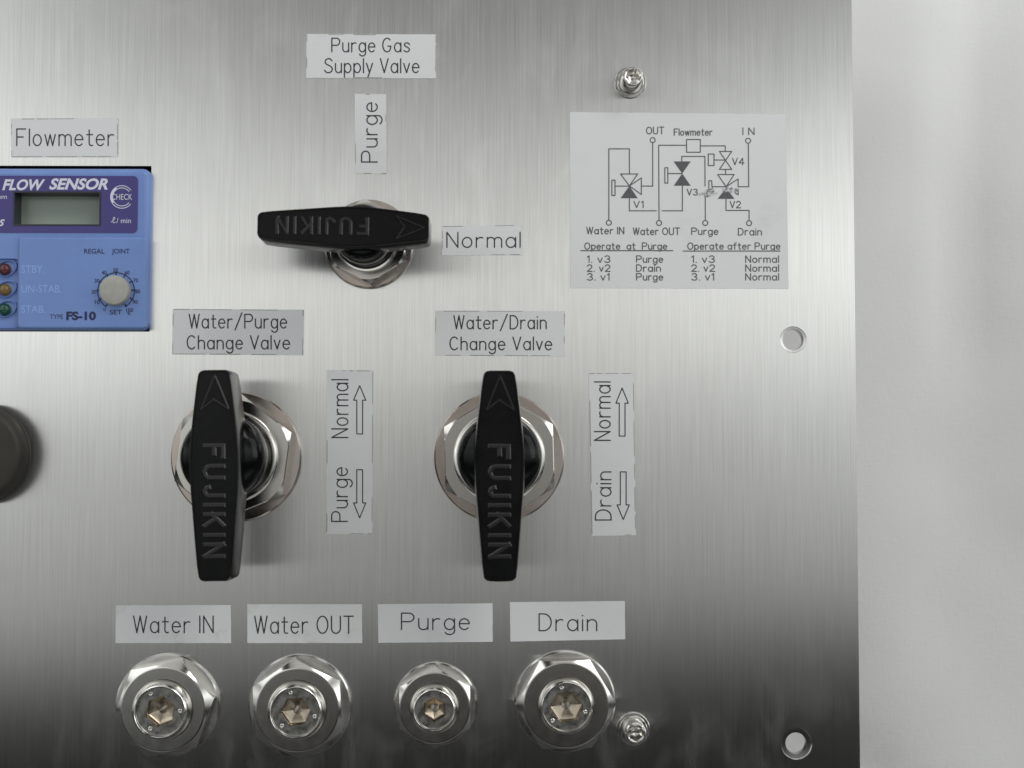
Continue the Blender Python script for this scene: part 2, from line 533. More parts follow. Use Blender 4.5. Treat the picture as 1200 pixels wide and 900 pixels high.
SCRFR = mat('dark_screen_surround', (.02, .022, .03), .35)
LCD = varied(mat('grey_green_display', (.2, .25, .22), .22), 30, (.30, .36, .31), (.33, .39, .335))
WHITEP = mat('pale_grey_print', (.62, .64, .74), .5)
RELIEF = mat('pale_blue_raised_letters', (.26, .40, .76), .4)
NAVY = mat('navy_print', (.012, .018, .075), .5)
DIAL = varied(mat('warm_grey_knob', (.5, .5, .44), .5), 250, (.33, .33, .295), (.39, .39, .35))
def led_mat(n, c):
    return mat(n, c, .22, 0, .5)
VOID = mat('dark_inside', (.012, .012, .014), .7)
CLOTH = mat('white_cotton_sheet', (.79, .795, .775), .9, 0, .1)
t = CLOTH.node_tree; b = bsdf(CLOTH); v = obj_vec(t)
wv = M(t, 'ADD', noise_tex(t, mapping(t, v, (1400, 1, 260)), 1, 2), noise_tex(t, mapping(t, v, (260, 1, 1400)), 1, 2))
bp = N(t, 'ShaderNodeBump'); bp.inputs['Strength'].default_value = .3; bp.inputs['Distance'].default_value = .0003
t.links.new(wv, bp.inputs['Height']); t.links.new(bp.outputs[0], b.inputs['Normal'])
BENCH = varied(mat('dark_bench_laminate', (.04, .04, .042), .45), 40, (.035, .035, .037), (.05, .05, .052))

# ------------------------------------------------------------------ setting: sheet backdrop and bench
bm = bmesh.new()
nx, nz = 110, 90
BY = 0.10
rows = []
for j in range(nz + 1):
    row = []
    for i in range(nx + 1):
        x = -0.5 + 1.1 * i / nx; z = 0.0 + 0.75 * j / nz
        y = BY
        y += .0035 * math.sin(x * 38 + 1.2 * math.sin(z * 6)) * (.5 + .5 * math.sin(z * 9 + x * 5))
        # a hanging fold by the right border of the view, its slack pulled up and to the left
        fx = 0.196 - .03 * max(0, .33 - z) + .06 * max(0, z - .2) * .3
        y -= .006 / (1 + math.exp(-(x - fx) / .007)) * max(0, min(1, (z - .12) / .1))
        y += .006 * math.exp(-((x - .145 - (.03 - z) * 1.1) / .016) ** 2) * math.exp(-max(0, z - .02) / .05)
        y += .004 * math.exp(-((x - .172 - .05 * (z - .24)) / .007) ** 2) * max(0, min(1, (z - .17) / .06))
        y -= .0014 * math.exp(-((x - .135 - .02 * math.sin(z * 25)) / .010) ** 2) * max(0, min(1, (z - .2) / .06))
        y += .003 * mnoise.noise(Vector((x * 14, z * 11, 3))) + .0012 * mnoise.noise(Vector((x * 45, z * 33, 8)))
        row.append(bm.verts.new((x, y, z)))
    rows.append(row)
for a_, b_ in zip(rows, rows[1:]):
    for i in range(nx):
        bm.faces.new((a_[i], a_[i + 1], b_[i + 1], b_[i]))
sheet = mesh_obj('backdrop', bm, CLOTH, smooth=180)
tag(sheet, 'white cotton sheet hanging behind the steel panel', 'backdrop', kind='structure')
sol = sheet.modifiers.new('thickness', 'SOLIDIFY'); sol.thickness = .001; sol.offset = 1
bm = bmesh.new()
box(bm, -.55, .62, -.12, .22, -.03, -.0005)
tag(mesh_obj('bench_top', bm, BENCH), 'dark bench top under the steel panel', 'bench', kind='structure')

# ------------------------------------------------------------------ the steel panel with its openings
e0, e1 = Wp(998.5, 0), Wp(1007.5, 900)
XR = (e0.x + e1.x) / 2
PT = 0.003
HOLES = ((929.5, 398, 12.0, 15.5, .0002), (933.5, 871.5, 12.0, 18.0, .0007))
# panel in its own local frame: x right, z up, y depth; origin at the lower corner
XL, ZB, ZT = -0.235, 0.0, 0.345
bm = bmesh.new()
bmesh.ops.create_cube(bm, size=1)
for v_ in bm.verts:
    v_.co = ((XL if v_.co.x < 0 else XR), (0 if v_.co.y < 0 else PT), (ZB if v_.co.z < 0 else ZT))
panel = mesh_obj('steel_panel', bm, STEEL)
cut = bmesh.new()
for px, py, r1, r2, dp_ in HOLES:
    c = Wp(px, py)
    k = bmesh.new()
    rings = [(r2 * PX + .0002, -.0005), (r2 * PX, 0.0001), (r2 * PX - .0001, dp_), (r1 * PX + .0001, dp_ + .00005), (r1 * PX, dp_ + .0003), (r1 * PX, PT + .002)]
    loft(k, rings, 48, cap0=True, cap1=True)
    bmesh.ops.recalc_face_normals(k, faces=k.faces)
    bmesh.ops.transform(k, matrix=Matrix.Translation(c) @ Matrix.Rotation(-PI / 2, 4, 'X'), verts=k.verts)
    me_ = bpy.data.meshes.new('k'); k.to_mesh(me_); k.free(); cut.from_mesh(me_)
s0 = Wp(-22, 388.5); s1_ = Wp(177.5, 194.5)
k = bmesh.new()
bmesh.ops.create_cube(k, size=1)
for v_ in k.verts:
    v_.co = ((s0.x if v_.co.x < 0 else s1_.x), (-.01 if v_.co.y < 0 else .02), (s0.z if v_.co.z < 0 else s1_.z))
me_ = bpy.data.meshes.new('k'); k.to_mesh(me_); k.free(); cut.from_mesh(me_)
cutter = mesh_obj('cutter', cut, STEEL)
bo = panel.modifiers.new('openings', 'BOOLEAN')
bo.operation = 'DIFFERENCE'; bo.object = cutter; bo.solver = 'EXACT'
dg = bpy.context.evaluated_depsgraph_get()
me2 = bpy.data.meshes.new_from_object(panel.evaluated_get(dg))
panel.modifiers.clear()
panel.data = me2
bpy.data.objects.remove(cutter)
me2.name = 'steel_panel'
tag(panel, 'upright brushed stainless steel control panel in front of the white sheet', 'panel')
# housing behind the plate that keeps it standing
hx1 = Wp(880, 500).x
bm = bmesh.new()
x0_, x1_, y0_, y1_, z0_, z1_ = XL + .02, hx1, PT, .07, ZB, ZT - .03
for a_ in ((x0_, x1_, y1_ - .002, y1_, z0_, z1_), (x0_, x0_ + .002, y0_, y1_ - .002, z0_, z1_), (x1_ - .002, x1_, y0_, y1_ - .002, z0_, z1_), (x0_ + .002, x1_ - .002, y0_, y1_ - .002, z1_ - .002, z1_)):
    bmesh.ops.create_cube(bm, size=1)
    for v_ in bm.verts[-8:]:
        v_.co = ((a_[0] if v_.co.x < 0 else a_[1]), (a_[2] if v_.co.y < 0 else a_[3]), (a_[4] if v_.co.z < 0 else a_[5]))
mesh_obj('housing', bm, VOID, panel)

# ------------------------------------------------------------------ stickers
SH = .00018
def sticker(label, quad, mat_=PAPER, cat='label', name='sticker', group=None, lines=True):
    c = (sum(p[0] for p in quad) / 4, sum(p[1] for p in quad) / 4)
    o_ = Wp(*c)
    bm = bmesh.new()
    pts = []
    Q = [Lc(*p, 0, o_) for p in quad]                     # given TL, TR, BR, BL
    Q = [Q[3], Q[2], Q[1], Q[0]]
    for i in range(4):
        a, b = Q[i], Q[(i + 1) % 4]
        nrm = Vector((-(b - a).y, (b - a).x, 0)).normalized()
        n = max(6, int((b - a).length / .0016))
        for k in range(n):
            q = a.lerp(b, k / n)
            if k: q = q + nrm * random.gauss(0, .00002)
            pts.append((q.x, q.y))
    prism(bm, pts, 0.00002, SH)
    ob = mesh_obj(name, bm, mat_)
    place(ob, *c)
    tag(ob, label, cat, group)
    if lines:
        bm = bmesh.new()
        for i in range(4):
            a, b = Q[i], Q[(i + 1) % 4]
            nrm = Vector((-(b - a).y, (b - a).x, 0)).normalized()
            u = random.uniform(0, .2)
            while u < .95:
                w = random.uniform(.08, .3); e = min(.99, u + w)
                if random.random() < .5:
                    p = a.lerp(b, u) + nrm * .00016; q = a.lerp(b, e) + nrm * .00016
                    ribbon(bm, [(p.x, p.y), (q.x, q.y)], random.uniform(.00012, .0002), SH + .00003, caps=False)
                u = e + random.uniform(.01, .08)
        mesh_obj('cut_line', bm, CUTINK, ob)
    return ob, o_
IW = .00036
def lettered(label, quad, words, mat_=PAPER, arrows=(), vert=False, **kw):
    ob, o_ = sticker(label, quad, mat_, **kw)
    bm = bmesh.new()
    for s, x0, x1, base, cap in words:
        ink(bm, s, x0, x1, base, cap, o_, IW, SH + .00005, vert)
    mesh_obj('lettering', bm, INK, ob)
    for cx_, tip, hb, tail in arrows:
        bm = bmesh.new()
        pts = [(cx_, tip), (cx_ + 7.2, hb), (cx_ + 3.4, hb), (cx_ + 3.4, tail), (cx_ - 3.4, tail), (cx_ - 3.4, hb), (cx_ - 7.2, hb)]
        ribbon(bm, [tuple(Lc(*p, 0, o_).xy) for p in pts], .0003, SH + .00005, closed=True)
        mesh_obj('arrow_mark', bm, INK, ob)
    return ob
def rq(x0, y0, x1, y1):
    return [(x0, y0), (x1, y0), (x1, y1), (x0, y1)]
lettered('white label reading Purge Gas Supply Valve at the top of the panel', [(359, 40), (511.5, 40.5), (511, 92), (359, 91.5)],
         [('Purge Gas', 389, 480, 61, 45), ('Supply Valve', 380.6, 491, 85.4, 69)])
lettered('narrow upright label reading only Purge, above the small black valve handle', [(415.7, 110), (452.6, 110.5), (453.2, 204), (416.2, 203.6)],
         [('Purge', 190, 120.5, 442.2, 423.8)], vert=True)
lettered('small white label reading only Normal beside the tip of the sideways handle', [(518, 265), (611.5, 263.5), (612.5, 299), (518, 299.5)],
         [('Normal', 523.8, 609.5, 290, 272.3)])
lettered('white label reading Flowmeter above the blue flow sensor', [(13, 139), (138.5, 138.5), (138.5, 184), (13.5, 184.3)],
         [('Flowmeter', 20, 133.3, 170.8, 151.3)])
lettered('white label reading Water/Purge Change Valve above a large black handle', [(202.5, 362), (356, 363), (355.5, 416.3), (202, 415.3)],
         [('Water/Purge', 222, 336, 384.5, 368.4), ('Change Valve', 219.6, 339.5, 409, 393.5)])
lettered('white label reading Water/Drain Change Valve above a large black handle', [(510, 364), (662, 364.5), (661.7, 417.6), (510, 416.7)],
         [('Water/Drain', 532, 640, 385.4, 370), ('Change Valve', 527.4, 646.6, 410, 395)])
lettered('tall white label with two arrows reading Normal and Purge', [(383, 433.8), (437.5, 434), (436.5, 626), (382.5, 625.5)],
         [('Normal', 512.7, 445, 407.8, 388.8), ('Purge', 611, 548, 407.3, 388.8)],
         arrows=((421.6, 452, 469, 508.5), (421.6, 606.8, 589.3, 550.4)), vert=True)
lettered('tall white label with two arrows reading Normal and Drain', [(690, 437), (742.6, 437), (745.3, 627), (693.3, 628)],
         [('Normal', 516, 447.6, 715, 696.5), ('Drain', 609.3, 553, 716, 697.8)],
         arrows=((729, 454.7, 472.4, 511), (730.3, 608.7, 591.6, 553)), vert=True)
lettered('stained white label reading Water IN above the leftmost pipe fitting', [(136, 709.5), (270.5, 709), (271, 753.5), (135.5, 753.5)],
         [('Water IN', 156.8, 249.9, 741.3, 721.9)], DIRTY, lines=False)
lettered('white label reading Water OUT above the second pipe fitting', [(290, 708), (424.3, 708), (424.5, 753.5), (290, 753.5)],
         [('Water OUT', 298.7, 414, 742, 722)], DIRTY, lines=False)
lettered('white label reading only Purge above the smallest pipe fitting', [(442.8, 708), (577.2, 707), (577.4, 752), (443.5, 753.2)],
         [('Purge', 470.6, 550, 737.7, 718.4)], lines=False)
lettered('white label reading only Drain above the rightmost pipe fitting', [(597.5, 705.7), (732.2, 704.3), (732.6, 749), (598.2, 751.7)],
         [('Drain', 631.8, 699.2, 739, 719.3)], lines=False)

# piping diagram plate
DQ = [(667.7, 131.5), (920.5, 134), (924, 338.5), (668.3, 337.5)]
dg_, do = sticker('large white sticker with a piping diagram and two valve operation lists', DQ, PAPER, 'diagram', 'piping_diagram', lines=False)
def zz(x, y):
    p = Lc(660 + x / 4.2857, 120 + y / 4.2857, 0, do)
    return (p.x, p.y)
LW = .00030
bm = bmesh.new()
ZI = SH + .00005
for pl in ([(229, 592), (229, 234), (332, 234), (332, 360)], [(332, 482), (332, 545), (468, 545)], [(497, 545), (598, 545), (598, 418)],
           [(449, 203), (449, 421), (392, 421)], [(481, 592), (479, 216), (619, 216)], [(688, 219), (813, 219), (813, 247)],
           [(526, 358), (597, 358)], [(595, 297), (595, 272), (711, 272), (712, 420)], [(713, 474), (713, 592)], [(757, 290), (815, 290)], [(815, 337), (815, 363)],
           [(748, 424), (818, 424)], [(878, 424), (931, 424), (929, 207)], [(817, 485), (817, 543), (933, 543), (933, 592)],
           [(260, 421), (332, 421)], [(88, 745), (550, 745)], [(602, 747), (1088, 747)]):
    ribbon(bm, [zz(*p) for p in pl], LW, ZI)
for pl in ([(288, 360), (374, 360), (332, 420)], [(332, 420), (392, 380), (392, 463)], [(244, 391), (260, 391), (260, 468), (244, 468)],
           [(619, 187), (688, 187), (688, 251), (619, 251)], [(510, 329), (525, 329), (525, 406), (510, 406)], [(784, 247), (846, 247), (815, 292)],
           [(784, 337), (846, 337), (815, 292)], [(728, 260), (757, 260), (757, 318), (728, 318)], [(775, 363), (858, 363), (818, 424)],
           [(818, 424), (878, 385), (878, 465)], [(731, 394), (745, 394), (748, 438), (731, 438)]):
    ribbon(bm, [zz(*p) for p in pl], LW, ZI, closed=True)
for pl in ([(332, 420), (288, 482), (374, 482)], [(554, 297), (640, 297), (597, 358)], [(597, 358), (555, 419), (640, 419)], [(818, 430), (775, 485), (860, 485)]):
    flat_poly(bm, [zz(*p) for p in pl], ZI)
for c in ((449, 190), (928, 193), (229, 605), (481, 606), (713, 606), (933, 607)):
    ribbon(bm, [zz(c[0] + 12.5 * math.cos(a), c[1] + 12.5 * math.sin(a)) for a in [2 * PI * i / 24 for i in range(24)]], LW, ZI, closed=True)
mesh_obj('diagram_lines', bm, FADED, dg_)
bm = bmesh.new()
def dtext(s, x0, x1, base, cap):
    pls, tw = stroke_text(s)
    for p in pls:
        ribbon(bm, [zz(x0 + (x1 - x0) * a / tw, base + (cap - base) * b) for a, b in p], LW, ZI)
for a_ in (('OUT', 418, 505, 159, 125), ('Flowmeter', 557, 747, 166, 134), ('I N', 902, 958, 163, 129), ('V1', 355, 402, 529, 497), ('V4', 850, 907, 314, 281),
           ('V2', 838, 890, 530, 497), ('V3', 622, 674, 466, 436), ('Water IN', 118, 304, 661, 628), ('Water OUT', 352, 584, 665, 631), ('Purge', 645, 777, 664, 631),
           ('Drain', 879, 995, 667, 633), ('Operate  at  Purge', 108, 520, 738, 706), ('Operate after Purge', 625, 1088, 738, 706)):
    dtext(*a_)
for i, (bs, w1) in enumerate(((804, 'Purge'), (849, 'Drain'), (893, 'Purge'))):
    num = ('1. v3', '2. v2', '3. v1')[i]
    dtext(num, 121, 235 - (4 if i == 2 else 0), bs, bs - 33)
    dtext(w1, 368, 500 - (12 if w1 == 'Drain' else 0), bs, bs - 33)
    dtext(num, 645, 760 - (4 if i == 2 else 0), bs, bs - 33)
    dtext('Normal', 916, 1081, bs, bs - 33)
mesh_obj('lettering', bm, FADED, dg_)
bm = bmesh.new()
for cx_, cy_, n, w, h in ((690, 454, 4, 24, 9), (738, 455, 10, 34, 16), (846, 440, 8, 46, 11)):
    for k in range(n):
        x, y = cx_ + random.uniform(-w, w) * .75, cy_ + random.uniform(-h, h)
        l = random.uniform(.3, .8) * w
        ribbon(bm, [zz(x - l / 2, y + random.uniform(0, 6)), zz(x, y + random.uniform(-4, 4)), zz(x + l / 2, y - random.uniform(0, 9))], random.uniform(.0003, .0009), ZI + .00002)
mesh_obj('smeared_ink', bm, SMEAR, dg_)

# ------------------------------------------------------------------ valves with black lever handles
def valve(label, px, py, k, kb, rot, hex_rot):
    """k scales the mm sizes; rot turns the lever away from pointing up"""
    mm = .001
    lm = .001 * kb
    v_ = thing('lever_valve', label, 'valve', px, py, 0, None)
    bm = bmesh.new()
    R = 76 * PX * kb
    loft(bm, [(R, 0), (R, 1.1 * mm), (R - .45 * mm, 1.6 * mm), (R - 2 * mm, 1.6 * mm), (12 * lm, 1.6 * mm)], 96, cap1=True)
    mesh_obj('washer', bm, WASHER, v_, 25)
    bm = bmesh.new()
    Rn = 72.5 * PX * kb
    Rc = 66.0 * PX * kb
    wall = hexr(Rn)
    loft(bm, [(wall, 1.6 * mm), (wall, lambda a, r: 7.35 * mm - max(0, r - Rc) * .62), (lambda a: min(wall(a), Rc) - .22 * mm, 7.6 * mm), (lambda a: min(wall(a), Rc) - .4 * mm, 7.6 * mm), (13.3 * lm, 7.6 * mm), (13.2 * lm, 7.6 * mm), (13.2 * lm, 5 * mm)], 120, cap1=True)
    n_ = mesh_obj('hex_nut', bm, NUTFACE, v_, 14)
    n_.rotation_euler = (0, 0, hex_rot)
    bm = bmesh.new()
    loft(bm, [(13.2 * lm, 5 * mm), (13.2 * lm, 8.8 * mm), (12.9 * lm, 9.3 * mm), (12.3 * lm, 9.5 * mm), (11.6 * lm, 9.4 * mm), (11.3 * lm, 9.1 * mm), (8 * lm, 9.1 * mm)], 72, cap1=True)
    mesh_obj('collar', bm, NICKEL, v_, 35)
    bm = bmesh.new()
    loft(bm, [(9.6 * lm, 8 * mm), (10.6 * lm, 10 * mm), (11.5 * lm, 14 * mm), (11.9 * lm, 19 * mm), (11.7 * lm, 23 * mm), (10.7 * lm, 25.6 * mm), (8.2 * lm, 27.2 * mm), (4 * lm, 27.8 * mm)], 72, cap1=True)
    mesh_obj('hub', bm, BLACK, v_, 40)
    # lever: waisted bar, drawn pointing up (local +y)
    z0, z1 = 19.5 * mm, 35 * mm
    u = PX / 1.089 * k
    up = [(102, 19.0), (84, 20.8), (64, 23.2), (44, 25.6), (24, 27.7), (4, 29.1), (-14, 29.2), (-36, 28.0), (-66, 25.6), (-96, 23.2), (-126, 20.6), (-145, 19.0)]
    rr = 7.5
    def corner(x, y, sx, sy):
        return [(x - sx * rr * (1 - math.sin(a)), y - sy * rr * (1 - math.cos(a))) for a in (0, PI / 8, PI / 4, 3 * PI / 8, PI / 2)]
    right = [(w, y) for y, w in up]
    # outline counter clockwise: right side from the tail upwards, round the tip, down the left
    body = right[1:-1]
    tr = corner(right[0][0], right[0][1], 1, 1); br = corner(right[-1][0], right[-1][1], 1, -1)
    out = br + list(reversed(body)) + list(reversed(tr))
    out = out + [(-x, y) for x, y in reversed(out)]
    out = [(x * u, y * u) for x, y in out]
    bm = bmesh.new()
    def inset_row(f, z, dy):
        return [bm.verts.new((x * f[0], y * f[1] + 0, z)) for x, y in out]
    prof = [(.86, .965, z0), (.94, .985, z0 + .5 * mm), (1.06, 1.005, z0 + 3 * mm), (1.03, 1.003, z1 - 2.0 * mm), (1.0, 1.0, z1 - .7 * mm), (.985, .996, z1 - .2 * mm), (.955, .99, z1), (.90, .98, z1), (.885, .977, z1 - .25 * mm)]
    rws = [inset_row((fx, fy), z, 0) for fx, fy, z in prof]
    n = len(out)
    for p, q in zip(rws, rws[1:]):
        for i in range(n):
            j = (i + 1) % n
            bm.faces.new((p[i], p[j], q[j], q[i]))
    bm.faces.new(rws[-1]); bm.faces.new(list(reversed(rws[0])))
    h_ = mesh_obj('lever_handle', bm, BLACK, v_, 28)
    h_.rotation_euler = (0, 0, rot)
    zt = z1 - .25 * mm
    bm = bmesh.new()
    ar = [(1, 95), (-15, 56), (0, 67), (17, 56)]
    ribbon(bm, [(x * u, y * u) for x, y in ar], 3.2 * u, zt, closed=True, raised=.26 * mm, wtop=1.0 * u)
    mesh_obj('arrow_mark', bm, BLACKTXT, h_, 30)
    bm = bmesh.new()
    pls, tw = stroke_text('FUJIKIN', gap=.46)
    y0, y1 = 13, -116
    xc, xb = 10.5, -11
    for p in pls:
        # the word reads down the lever, letter tops towards +x
        ribbon(bm, [((xb + (xc - xb) * b) * u, (y0 + (y1 - y0) * a / tw) * u) for a, b in p], 5.6 * u, zt, raised=.24 * mm, wtop=3.0 * u)
    mesh_obj('lettering', bm, BLACKTXT, h_, 30)
    return v_
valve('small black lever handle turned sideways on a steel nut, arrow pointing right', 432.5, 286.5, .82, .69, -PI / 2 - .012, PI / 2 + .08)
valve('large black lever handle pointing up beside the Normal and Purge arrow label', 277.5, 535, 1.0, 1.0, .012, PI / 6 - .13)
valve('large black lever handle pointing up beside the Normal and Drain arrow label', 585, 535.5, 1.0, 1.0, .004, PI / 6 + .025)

# ------------------------------------------------------------------ pipe fittings with hex sockets
def fitting(label, px, py, Rw, Rn, Rf, ro, ri, rh, hrot, srot, dimples=0):
    f_ = thing('pipe_fitting', label, 'fitting', px, py, 0, None)
    mm = .001
    bm = bmesh.new()
    loft(bm, [(Rw * PX, 0), (Rw * PX, 1.0 * mm), (Rw * PX - .42 * mm, 1.4 * mm), (Rw * PX - 1.5 * mm, 1.45 * mm), (8 * mm, 1.45 * mm)], 96, cap1=True)
    mesh_obj('washer', bm, PALEWASH, f_, 25)
    bm = bmesh.new()
    wall = hexr(Rn * PX)
    rc = Rf * PX
    zt = 7.0 * mm
    loft(bm, [(wall, 1.45 * mm), (wall, lambda a, r: zt - max(0, r - rc) * .62), (lambda a: min(wall(a), rc + .15 * mm), lambda a, r: zt - .05 * mm), (rc - .15 * mm, zt), (rc - .3 * mm, zt), (ro * PX + .3 * mm, zt), (ro * PX + .2 * mm, zt), (ro * PX - .4 * mm, zt - 1 * mm), (ro * PX - .4 * mm, .8 * mm)], 120, cap1=True)
    n_ = mesh_obj('hex_nut', bm, NUTFACE, f_, 14)
    n_.rotation_euler = (0, 0, hrot)
    bm = bmesh.new()
    a, b = ro * PX, ri * PX
    w = a - b
    loft(bm, [(a, zt - 1 * mm), (a, zt + .6 * mm), (a - .1 * w, zt + 1.8 * mm), (a - .32 * w, zt + 3.0 * mm), (a - .6 * w, zt + 3.9 * mm), (a - .8 * w, zt + 4.1 * mm), (b, zt + 3.8 * mm), (b - .1 * mm, zt + 2 * mm)], 72)
    mesh_obj('collar', bm, NICKEL, f_, 50)
    bm = bmesh.new()
    zp = zt + 2.8 * mm
    hx = hexr(rh * PX)
    b2 = b - .05 * mm
    loft(bm, [(b2, zp - 1 * mm), (b2, zp), (lambda q: hx(q) + .15 * mm, zp)], 72)
    p_ = mesh_obj('plug_face', bm, PLUG, f_, 30)
    bm = bmesh.new()
    loft(bm, [(lambda q: hx(q) + .15 * mm, zp), (lambda q: hx(q), zp - .2 * mm), (lambda q: hx(q) * .97, zp - 2.6 * mm), (lambda q: hx(q) * .86, zp - 2.9 * mm), (lambda q: .5 * hx(q) * .66 + .5 * rh * PX * .58, zp - 3.2 * mm), (1.25 * mm, zp - 3.6 * mm), (1.2 * mm, zp - 5.9 * mm), (1.2 * mm, zp - 8.6 * mm)], 72, cap1=True)
    s_ = mesh_obj('hex_socket', bm, BRASS, f_, 25)
    p_.rotation_euler = s_.rotation_euler = (0, 0, srot)
    for i in range(dimples):
        bm = bmesh.new()
        loft(bm, [(.62 * mm, 0), (.62 * mm, .18 * mm), (.5 * mm, .25 * mm), (.42 * mm, .12 * mm)], 16, cap1=True, cap1_z=-.05 * mm)
        d_ = mesh_obj('dimple', bm, NICKEL, f_, 30)
        a_ = srot + math.radians(100) + 2 * PI * i / 3
        rr_ = (ri * .82) * PX
        d_.location = (rr_ * math.cos(a_), rr_ * math.sin(a_), zp)
    return f_
fitting('steel hex pipe fitting below the Water IN label', 197, 826.5, 59.7, 58, 47.5, 34, 27.3, 17, math.radians(11), .35, 3)
fitting('steel hex pipe fitting below the Water OUT label', 352, 827, 59.3, 57.5, 47, 33.5, 27, 17, math.radians(34), .1, 3)
fitting('smallest steel hex pipe fitting, below the Purge label', 510.5, 824.8, 48, 46.8, 39.8, 28, 21.5, 13.5, math.radians(30.5), .5)
fitting('steel hex pipe fitting below the Drain label, next to a small screw', 662, 821.5, 58.5, 57.8, 48, 32, 26.8, 18.5, math.radians(1), .08, 3)

# ------------------------------------------------------------------ socket head screws
def screw(label, px, py, k, rot):
    s_ = thing('socket_screw', label, 'screw', px, py, 0, None)
    mm = .001 * k
    bm = bmesh.new()
    loft(bm, [(4.7 * mm, 0), (4.7 * mm, .7 * mm), (4.5 * mm, .95 * mm), (2 * mm, .95 * mm)], 48, cap1=True)
    mesh_obj('washer', bm, PALEWASH, s_, 25)
    bm = bmesh.new()
    loft(bm, [(3.8 * mm, .95 * mm), (3.9 * mm, 1.2 * mm), (3.9 * mm, 2.1 * mm), (3.7 * mm, 2.3 * mm), (2 * mm, 2.3 * mm)], 48, cap1=True)
    mesh_obj('spring_washer', bm, NICKEL, s_, 25)
    bm = bmesh.new()
    hx = hexr(2.05 * mm)
    loft(bm, [(3.0 * mm, 2.3 * mm), (3.15 * mm, 2.6 * mm), (3.15 * mm, 7.0 * mm), (3.0 * mm, 7.5 * mm), (2.7 * mm, 7.8 * mm), (2.3 * mm, 7.85 * mm), (hx, 7.7 * mm), (lambda q: hx(q) * .97, 6 * mm), (lambda q: hx(q) * .6, 5.2 * mm)], 72, cap1=True, cap1_z=4.8 * mm)
    h_ = mesh_obj('screw_head', bm, NICKEL, s_, 25)
    h_.rotation_euler = (0, 0, rot)
    return s_
screw('small steel socket screw above the piping diagram sticker', 738.5, 97, 1.0, .2)
screw('small steel socket screw in the dark corner beside the Drain fitting', 742, 854, 1.02, .6)

# ------------------------------------------------------------------ round dark knob cut by the left border
kb = thing('round_knob', 'round dark olive knob cut off by the left edge, below the flow sensor', 'knob', -16, 532)
bm = bmesh.new()
R = 58.5 * PX
H = .011
loft(bm, [(R * .6, 0), (R * .6, .005), (R * .97, .0055), (R, .0065)] + [(R - .0030 * (1 - math.cos(a)), H - .006 + .006 * math.sin(a)) for a in [PI / 2 * i / 10 for i in range(11)]] + [(R * .5, H + .0002)], 96, cap1=True)
mesh_obj('grip', bm, KNOBM, kb, 40)
bm = bmesh.new()
loft(bm, [(R * .59, 0), (R * .59, .0012), (R * .55, .0016)], 64, cap1=True)
mesh_obj('collar', bm, SATIN, kb, 30)

# ------------------------------------------------------------------ blue flow sensor
fs = thing('flow_sensor', 'blue digital flow sensor with a small grey dial, set into the panel', 'flow sensor', 78, 291)
fo = Wp(78, 291)
HB = .003
def qx(px, py, h=HB):
    p = Lc(px, py, h, fo)
    return (p.x, p.y)
def px_rrect(x0, y0, x1, y1, r, h):
    a = qx(x0, y0, h); b = qx(x1, y1, h)
    pts = rrect(b[0] - a[0], a[1] - b[1], r * PX)
    return [(p[0] + (a[0] + b[0]) / 2, p[1] + (a[1] + b[1]) / 2) for p in pts]
# recess behind the sensor
bm = bmesh.new()
a = Lc(-22, 388, 0, fo); b = Lc(177, 195, 0, fo)
box(bm, a.x, b.x, a.y, b.y, -.013, -.0125)
mesh_obj('recess_back', bm, VOID, fs)
# body as a ring of blocks round the display window, so the window is really sunk
lx0, ly0, lx1, ly1 = 15.5, 224.5, 118.5, 264.5
bm = bmesh.new()
prism(bm, px_rrect(-20, 196.3, 173.6, 386.6, 9.5, HB), -.012, HB, cham=.0018, cz=.0018)
body = mesh_obj('sensor_body', bm, BLUE, fs, 40)
bm = bmesh.new()
wa = qx(lx0, ly1, HB); wb = qx(lx1, ly0, HB)
box(bm, wa[0], wb[0], wa[1], wb[1], -.0037, .02)
cut_w = mesh_obj('cutter', bm, BLUE, fs)
bm = bmesh.new()
pc = px_rrect(-14, 303, 20, 384, 3, HB)
prism(bm, pc, HB - .0012, .02)
cut_c = mesh_obj('cutter', bm, BLUE, fs)
def boolean(o, cs):
    for c in cs:
        m_ = o.modifiers.new('cut', 'BOOLEAN'); m_.operation = 'DIFFERENCE'; m_.object = c; m_.solver = 'EXACT'
    d_ = bpy.context.evaluated_depsgraph_get()
    me = bpy.data.meshes.new_from_object(o.evaluated_get(d_))
    o.modifiers.clear(); o.data = me
boolean(body, [cut_w, cut_c])
bm = bmesh.new()
prism(bm, px_rrect(-14, 206, 161, 273, 5.5, HB), HB - .0003, HB + .0002)
dp = mesh_obj('display_panel', bm, PURPLE, fs)
boolean(dp, [cut_w])
bpy.data.objects.remove(cut_w); bpy.data.objects.remove(cut_c)
# window surround and display
bm = bmesh.new()
tk = .0004
zf = -.0036
for (x0, x1, y0, y1) in ((wa[0] + 2e-5, wa[0] + tk, wa[1] + tk, wb[1] - tk), (wb[0] - tk, wb[0] - 2e-5, wa[1] + tk, wb[1] - tk), (wa[0] + 2e-5, wb[0] - 2e-5, wa[1] + 2e-5, wa[1] + tk), (wa[0] + 2e-5, wb[0] - 2e-5, wb[1] - tk, wb[1] - 2e-5)):
    box(bm, x0, x1, y0, y1, zf, HB + .0004)
sc = mesh_obj('screen_frame', bm, SCRFR, fs)
bm = bmesh.new()
box(bm, wa[0] + tk, wb[0] - tk, wa[1] + tk, wb[1] - tk, zf, zf + .0006)
mesh_obj('screen', bm, LCD, fs)
# lower raised cover
bm = bmesh.new()
HC = HB + .0011
prism(bm, px_rrect(22, 277.5, 171, 385, 3.5, HC), HB - .0004, HC, cham=.0006)
mesh_obj('front_cover', bm, BLUE, fs, 40)
